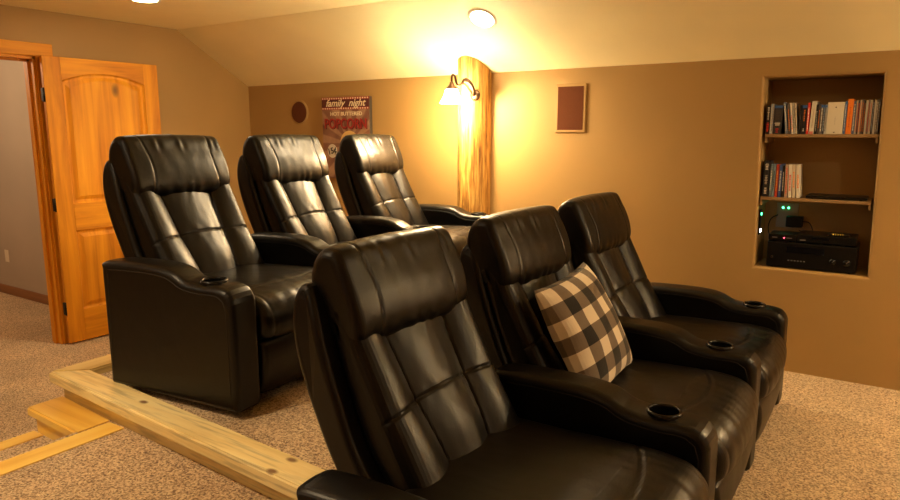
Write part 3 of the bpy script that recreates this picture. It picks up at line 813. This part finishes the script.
def case_mat(name, c, rough=.3):
    return plain(name, c, rough)
CM = {}
def cm(c):
    if c not in CM: CM[c] = case_mat('case_%d' % len(CM), c)
    return CM[c]
def px2x(px):   # horizontal px in the photo along the niche front plane -> x
    return px
def disc_case(x, zt, wdt, h, d, col, label, group, y=4.235, lean=0, marks=(), band=None, name='disc_case', cat='disc case'):
    """spine faces -y; x = left edge at the foot"""
    root = empty(name, (x, y, zt)); root.rotation_euler = (0, lean, 0); tag(root, label, cat, group)
    bx('case', (0, 0, 0), (wdt, d, h), cm(col), root, min(.0015, wdt * .15))
    if band: bx('top_band', (.0004, -.0006, h * .90), (wdt - .0004, .001, h - .002), cm(band), root)
    if marks:
        bm = bmesh.new(); mi = {}
        mats = []
        for k, (z0, z1, c, fw) in enumerate(marks):
            if c not in mi: mi[c] = len(mats); mats.append(cm(c))
            # a row of small printed strokes
            z = h * z0; 
            while z < h * z1:
                s = rnd.uniform(.004, .010); ww = wdt * fw * rnd.uniform(.55, 1)
                box(bm, (wdt / 2 - ww / 2, -.0009, z), (wdt / 2 + ww / 2, .0006, min(z + s * .6, h * z1)), mi[c]); z += s
        obj('spine_print', bm, mats, root)
    return root
W_, K_, B_, R_, O_, S_, L_, G_ = (.92, .88, .80), (.010, .009, .010), (.06, .15, .42), (.72, .05, .035), (.95, .25, .03), (.62, .60, .56), (.50, .62, .74), (.09, .07, .06)
gu, gm = 'disc cases on the upper niche shelf', 'disc cases on the lower niche shelf'
ZU, ZM = 1.5142, 1.1582
def X(cpx):     # column in the enlarged shelf view -> x at the spines' plane (y = 4.235)
    px = 755 + cpx * .15
    return NXu0 + (px - 764.8) * NXk
NXu0, NXk = -.638, (.548) / (879.5 - 764.8)
top = [
 (68, 95, .160, K_, 0, [(.08, .4, R_, .8), (.5, .95, W_, .6)], None, 'black disc case with red lettering, first from the left end of the upper shelf'),
 (98, 108, .168, L_, 0, [(.1, .9, W_, .5)], None, 'thin pale blue disc case between the first black case and the wide boxed set'),
 (109, 118, .168, S_, 0, [(.1, .9, B_, .5)], None, 'thin silver disc case touching the wide boxed set with the blue top'),
 (121, 182, .160, (.05, .045, .05), 0, [(.05, .22, R_, .4), (.30, .42, W_, .7), (.5, .85, G_, .8)], B_, 'wide dark boxed set with a blue top band and pale lettering'),
 (214, 230, .175, (.25, .30, .40), -.13, [(.1, .9, W_, .4)], None, 'grey blue case leaning left beside the dark gap on the upper shelf'),
 (236, 252, .172, (.14, .12, .12), -.12, [(.1, .8, O_, .5)], None, 'dark case with orange print leaning behind the grey blue one'),
 (257, 270, .172, W_, -.12, [(.15, .6, R_, .5)], None, 'cream case with red print among the leaning cases'),
 (272, 283, .172, S_, -.12, [(.2, .9, K_, .4)], None, 'silver case leaning between two cream cases'),
 (285, 298, .172, (.70, .62, .50), -.11, [(.2, .85, G_, .3)], None, 'last of the leaning cases, cream with faint print'),
 (303, 318, .158, K_, 0, [(.2, .8, G_, .5)], None, 'plain black case right of the leaning cases'),
 (320, 353, .158, (.02, .018, .02), 0, [(.45, .85, O_, .3), (.1, .2, W_, .3)], B_, 'black case with a bright blue band at the top of its spine'),
 (355, 372, .170, R_, 0, [(.1, .85, W_, .5)], None, 'red case with white lettering left of the tall white case'),
 (375, 408, .178, (.82, .76, .62), .035, [(.0, .09, R_, .95), (.2, .8, (.5, .3, .2), .15)], None, 'tall white case with a red foot on the upper shelf'),
 (412, 428, .160, K_, 0, [(.1, .8, S_, .4)], None, 'dark case right of the tall white case'),
 (430, 444, .162, G_, 0, [(.2, .8, O_, .4)], None, 'brown black case with small orange print, second after the tall white one'),
 (447, 461, .158, (.20, .18, .17), 0, [(.1, .9, W_, .5)], B_, 'dark grey case with a blue top, left of the big cream box'),
 (463, 476, .158, (.06, .06, .08), 0, [(.1, .9, L_, .5)], B_, 'black case with a blue top and pale print, near the big cream box'),
 (478, 488, .158, S_, 0, [(.1, .9, K_, .5)], B_, 'silver case with a blue top touching the big cream box'),
 (491, 600, .170, (.78, .72, .58), .0, [(.82, .88, G_, .12), (.30, .55, (.55, .5, .42), .05), (.04, .07, G_, .1)], None, 'very wide cream box set, the broadest spine on the upper shelf'),
 (603, 617, .174, B_, 0, [(.1, .9, W_, .4)], None, 'deep blue case right of the wide cream box'),
 (619, 656, .186, O_, .01, [(.2, .8, (.7, .13, .02), .3)], None, 'bright orange case, tallest on the upper shelf'),
 (659, 674, .174, (.10, .14, .26), 0, [(.1, .9, W_, .5)], None, 'navy case touching the orange case on its right'),
]
slim_cols = [(.50, .47, .42), (.07, .06, .06), (.66, .60, .50), (.16, .13, .12), (.04, .04, .04), (.70, .66, .56), (.26, .24, .22), (.58, .54, .46), (.06, .05, .05), (.66, .62, .55), (.18, .17, .16), (.10, .08, .08)]
slim_lab = 'slim silver edged disc case in the tight run right of the navy case'
xs = 676
for k, c in enumerate(slim_cols):
    wpx = rnd.choice((12, 13, 14)); top.append((xs, xs + wpx - 1, .178 + rnd.uniform(-.004, .004), c, 0, [(.08, .92, rnd.choice([W_, L_, R_, O_, W_]), .45)], None, slim_lab)); xs += wpx
for (a, b_, h, col, lean, marks, band, lab) in top:
    disc_case(X(a), ZU, max(.006, (b_ - a) * .15 * NXk), h, .135, col, lab, gu, lean=lean, marks=marks, band=band)
def X2(cpx):
    px = 755 + cpx * .28
    return -.633 + (px - 760.6) * (.548 / (871 - 760.6))
mid = [
 (24, 47, .205, (.02, .02, .03), 0, [(.08, .25, W_, .6), (.35, .6, S_, .5), (.75, .92, W_, .6)], 'tall black case with white lettering, first on the lower shelf'),
 (50, 58, .186, (.20, .27, .34), 0, [(.2, .8, W_, .5)], 'slate blue case right of the tall black case on the lower shelf'),
 (60, 69, .186, (.24, .36, .48), 0, [(.2, .8, K_, .4)], 'light blue case left of the red one on the lower shelf'),
 (71, 81, .186, (.60, .07, .04), 0, [(.2, .8, (.8, .5, .1), .5)], 'red case with yellow print on the lower shelf'),
 (83, 94, .186, (.07, .12, .34), 0, [(.2, .8, W_, .5)], 'dark blue case right of the red one on the lower shelf'),
 (96, 105, .180, K_, -.015, [(.2, .8, W_, .4)], 'black case with white print in the middle of the lower row'),
 (108, 119, .186, (.62, .45, .33), -.03, [(.1, .9, R_, .5)], 'tan case with red print on the lower shelf'),
 (122, 134, .186, W_, -.045, [(.2, .7, R_, .6)], 'white case with red print, third from the right of the lower row'),
 (137, 149, .186, (.76, .66, .5), -.065, [(.3, .8, O_, .5)], 'cream case with orange print, second from the right of the lower row'),
 (153, 165, .186, (.84, .78, .66), -.075, [(.3, .7, O_, .5)], 'white case leaning at the right end of the lower row'),
]
for (a, b_, h, col, lean, marks, lab) in mid:
    disc_case(X2(a), ZM, (b_ - a) * .28 * .548 / 110.4, h, .135, col, lab, gm, lean=lean, marks=marks)

def device(name, a, b, label, cat, extra=None, bev=.004):
    cx, cz = (a[0] + b[0]) / 2, a[2]
    root = empty(name, (cx, a[1], cz)); tag(root, label, cat)
    bx('casing', (a[0] - cx, 0, .004), (b[0] - cx, b[1] - a[1], b[2] - cz), M['electronics'], root, bev)
    for sx in (-1, 1):
        for yy in (.02, b[1] - a[1] - .02):
            bm = bmesh.new(); lathe(bm, [(.008, 0), (.008, .006)], 10, (sx * ((b[0] - a[0]) / 2 - .03), yy, 0)); obj('foot', bm, M['cup'], root)
    if extra: extra(root, (b[0] - a[0]) / 2, b[2] - cz)
    return root
led_r = plain('red_indicator', (.6, .02, .02), .4, emit=(1, .05, .08), es=6)
led_g = plain('green_indicator', (.02, .5, .15), .4, emit=(.05, 1, .35), es=10)
glow_w = plain('white_glow', (.8, .8, .9), .4, emit=(.85, .9, 1), es=14)
device('media_player', (-.40, 4.22, 1.1582), (-.105, 4.42, 1.176), 'flat black disc player lying at the right of the lower shelf', 'media player', lambda r, w, h: bx('display', (-w * .3, -.001, .006), (w * .3, .001, .014), M['display'], r))
ZB = NZ0 + .001
def recv(r, w, h):
    bx('front_panel', (-w + .004, -.004, .008), (w - .004, .001, h - .004), M['electronics'], r, .001)
    bx('display', (-w * .55, -.0055, h * .62), (w * .30, -.003, h * .86), M['display'], r)
    for x, rr in ((w * .50, .017), (w * .80, .020), (-w * .86, .009)):
        bm = bmesh.new(); lathe(bm, [(rr, 0), (rr, .014), (rr * .85, .018), (.001, .018)], 24); bmesh.ops.rotate(bm, verts=bm.verts[:], cent=(0, 0, 0), matrix=Matrix.Rotation(PI / 2, 3, 'X')); 
        kb = obj('knob', bm, M['gloss'], r, loc=(x, -.004, h * .42))
        if rr > .01:
            bm = bmesh.new(); box(bm, (-.001, -.0195, -.002), (.001, -.0175, rr * .9)); kk = obj('pointer', bm, M['silver'], kb); kk.rotation_euler = (0, .8, 0)
    bm = bmesh.new()
    for k in range(6): box(bm, (-w * .5 + k * .016, -.0052, h * .30), (-w * .5 + k * .016 + .009, -.003, h * .34))
    obj('buttons', bm, M['silver'], r)
device('audio_receiver', (-.575, 4.225, ZB), (-.125, 4.475, ZB + .150), 'large black audio receiver at the bottom of the niche', 'receiver', recv)
def strm(r, w, h):
    bx('power_light', (w * .10, -.0015, h * .45), (w * .10 + .006, .001, h * .45 + .006), led_r, r)
    bx('logo', (-w * .72, -.001, h * .48), (-w * .35, .001, h * .60), M['silver'], r)
    bx('logo', (w * .30, -.001, h * .48), (w * .70, .001, h * .60), M['silver'], r)
device('cable_box', (-.575, 4.24, ZB + .1505), (-.43, 4.40, ZB + .192), 'small black set top box with a red light, on the receiver at left', 'set top box', strm)
device('disc_player', (-.425, 4.235, ZB + .1505), (-.135, 4.44, ZB + .200), 'wide black disc player on the receiver, right of the set top box', 'disc player', lambda r, w, h: (bx('disc_tray', (-w * .5, -.0015, h * .5), (w * .1, .001, h * .75), M['display'], r), bx('logo', (-w * .9, -.001, h * .3), (-w * .7, .001, h * .42), M['silver'], r)))
r = empty('remote_control', (-.225, 4.265, ZB + .201), .15); tag(r, 'small black remote with yellow buttons on top of the disc player', 'remote control')
bx('body', (-.055, -.016, 0), (.055, .016, .013), M['electronics'], r, .004)
bm = bmesh.new()
for k in range(5): box(bm, (-.03 + k * .012, -.0165, .006), (-.03 + k * .012 + .006, -.010, .0145))
obj('buttons', bm, plain('yellow_buttons', (.6, .5, .1), .4), r)
# outlet and adapters at the back of the niche
YB = Y_BACK + ND
r = empty('wall_outlet', (-.515, YB, 1.03)); tag(r, 'outlet plate with green lights inside the niche behind the black adapter', 'outlet')
bx('outlet_plate', (-.06, -.006, -.075), (.06, 0, .075), plain('aged_plate', (.35, .27, .17), .4), r, .003)
for x in (-.030, .0): bx('indicator', (x, -.009, .040), (x + .008, -.005, .048), led_g, r)
r = empty('power_adapter', (-.47, YB - .008, 1.0)); tag(r, 'black plug in adapter on the niche outlet with its cord hanging', 'adapter')
bx('body', (-.045, -.055, -.035), (.045, 0, .030), M['electronics'], r, .006)
bm = bmesh.new(); tube(bm, spline([(.045, -.03, .0), (.08, -.04, -.005), (.10, -.05, -.05), (.06, -.06, -.062), (.03, -.05, -.05)], 8), .003, 8); obj('cord', bm, M['electronics'], r)
bm = bmesh.new(); tube(bm, spline([(.02, .06, .07), (-.01, .02, .05), (-.02, 0, 0), (-.005, -.02, -.05), (.015, -.03, -.055)], 8), .003, 8)
o = obj('cable_loop', bm, M['electronics'], None, loc=(-.585, 4.42, .96)); tag(o, 'black cord looping down the left side of the niche', 'cord')
r = empty('cheek_block', (NX0 - .004, 4.27, 1.005)); tag(r, 'small dark block on the left cheek of the niche with glowing green and white spots', 'signal device')  # dark block with glowing green and white spots
bx('body', (0, -.02, -.075), (.010, .02, .075), M['electronics'], r, .003)
bx('green_spot', (.009, -.012, .042), (.013, -.002, .056), led_g, r)
for y in (-.014, .006): bx('white_spot', (.009, y, -.058), (.013, y + .010, -.042), glow_w, r)

# ------------------------------------------------------------------ recessed lights
def can(loc, tilt, label, grp='recessed ceiling lights'):
    root = empty('ceiling_light', loc); root.rotation_euler = (tilt, 0, 0); tag(root, label, 'ceiling light', grp)
    bm = bmesh.new(); lathe(bm, [(.070, -.002), (.094, -.006), (.097, -.001), (.097, .0)], 40, (0, 0, 0), False); obj('trim_ring', bm, plain('ring_white', (.75, .66, .5), .4), root)
    bm = bmesh.new(); lathe(bm, [(.072, -.003), (.06, -.006), (.001, -.008)], 40, (0, 0, 0), False); obj('lens', bm, M['lamp'], root, True)
def spot(loc, power, tilt=(0, 0), ang=118, r=.07, col=(1, .66, .33), blend=.85):
    l = bpy.data.lights.new('spot', 'SPOT'); l.energy = power; l.color = col; l.spot_size = math.radians(ang); l.spot_blend = blend; l.shadow_soft_size = r
    o = bpy.data.objects.new('downlight_beam', l); C.objects.link(o); o.location = loc; o.rotation_euler = (tilt[0], tilt[1], 0); return o
th = math.atan(sl)
can((-4.03, 2.63, Z_CEIL), 0, 'recessed round ceiling light above the open door')
yc = 3.72; can((-2.215, yc, Z_SEAM + (Y_BACK - yc) * sl), -th, 'recessed round light in the sloped ceiling above the log post')
WARM = (1, .70, .38)
spot((-4.03, 2.63, Z_CEIL - .03), 14, col=WARM)
spot((-2.215, yc - .02, Z_SEAM + (Y_BACK - yc) * sl - .035), 26, (-th * .6, 0), col=WARM, ang=165)
for (x, y, p, an) in ((-2.3, .35, 56, 118), (.9, 2.6, 18, 135), (2.9, .9, 52, 160), (-1.2, -1.9, 26, 118), (-3.9, -.6, 18, 118)):  # unseen downlights added to light the room from outside the view
    can((x, y, Z_CEIL), 0, 'added recessed round ceiling light in the flat ceiling, out of view behind or beside the viewer')
    spot((x, y, Z_CEIL - .03), p, col=WARM, ang=an)
def point(loc, power, r, col):
    l = bpy.data.lights.new('glow', 'POINT'); l.energy = power; l.color = col; l.shadow_soft_size = r
    o = bpy.data.objects.new('bulb_light', l); C.objects.link(o); o.location = loc; return o
point(SC + Vector((0, 0, -.075)), 20, .03, (1, .66, .32))
# unseen sconce on the added post, put in to brighten the right-hand side
def copy_shift(o, dx, label):
    c = copy_tree(o); c.location.x += dx; c['label'] = label
for o_, l_ in (('wall_sconce', 'second bronze sconce, added out of view on the log post past the right edge'),):
    copy_shift(bpy.data.objects[o_], 3.75, l_)
point(SC + Vector((3.75, 0, -.075)), 12, .03, (1, .66, .32))
point((-6.4, 1.6, 2.2), 26, .15, (1, .70, .42))

# ------------------------------------------------------------------ world, camera, view
w = bpy.data.worlds.new('World'); bpy.context.scene.world = w; w.use_nodes = True
w.node_tree.nodes['Background'].inputs[0].default_value = (1, .75, .5, 1); w.node_tree.nodes['Background'].inputs[1].default_value = .02
cam = bpy.data.cameras.new('Camera'); co = bpy.data.objects.new('Camera', cam); C.objects.link(co)
cam.sensor_width = 36; cam.lens = 670 / 900 * 36; cam.clip_start = .05
co.location = (0, 0, 1.52); co.rotation_euler = (PI / 2 - math.atan(117 / 670), 0, math.radians(33.4))
sc = bpy.context.scene; sc.camera = co
sc.view_settings.view_transform = 'Standard'; sc.view_settings.look = 'None'; sc.view_settings.exposure = 1.0; sc.view_settings.gamma = 1; sc.view_settings.use_curve_mapping = False
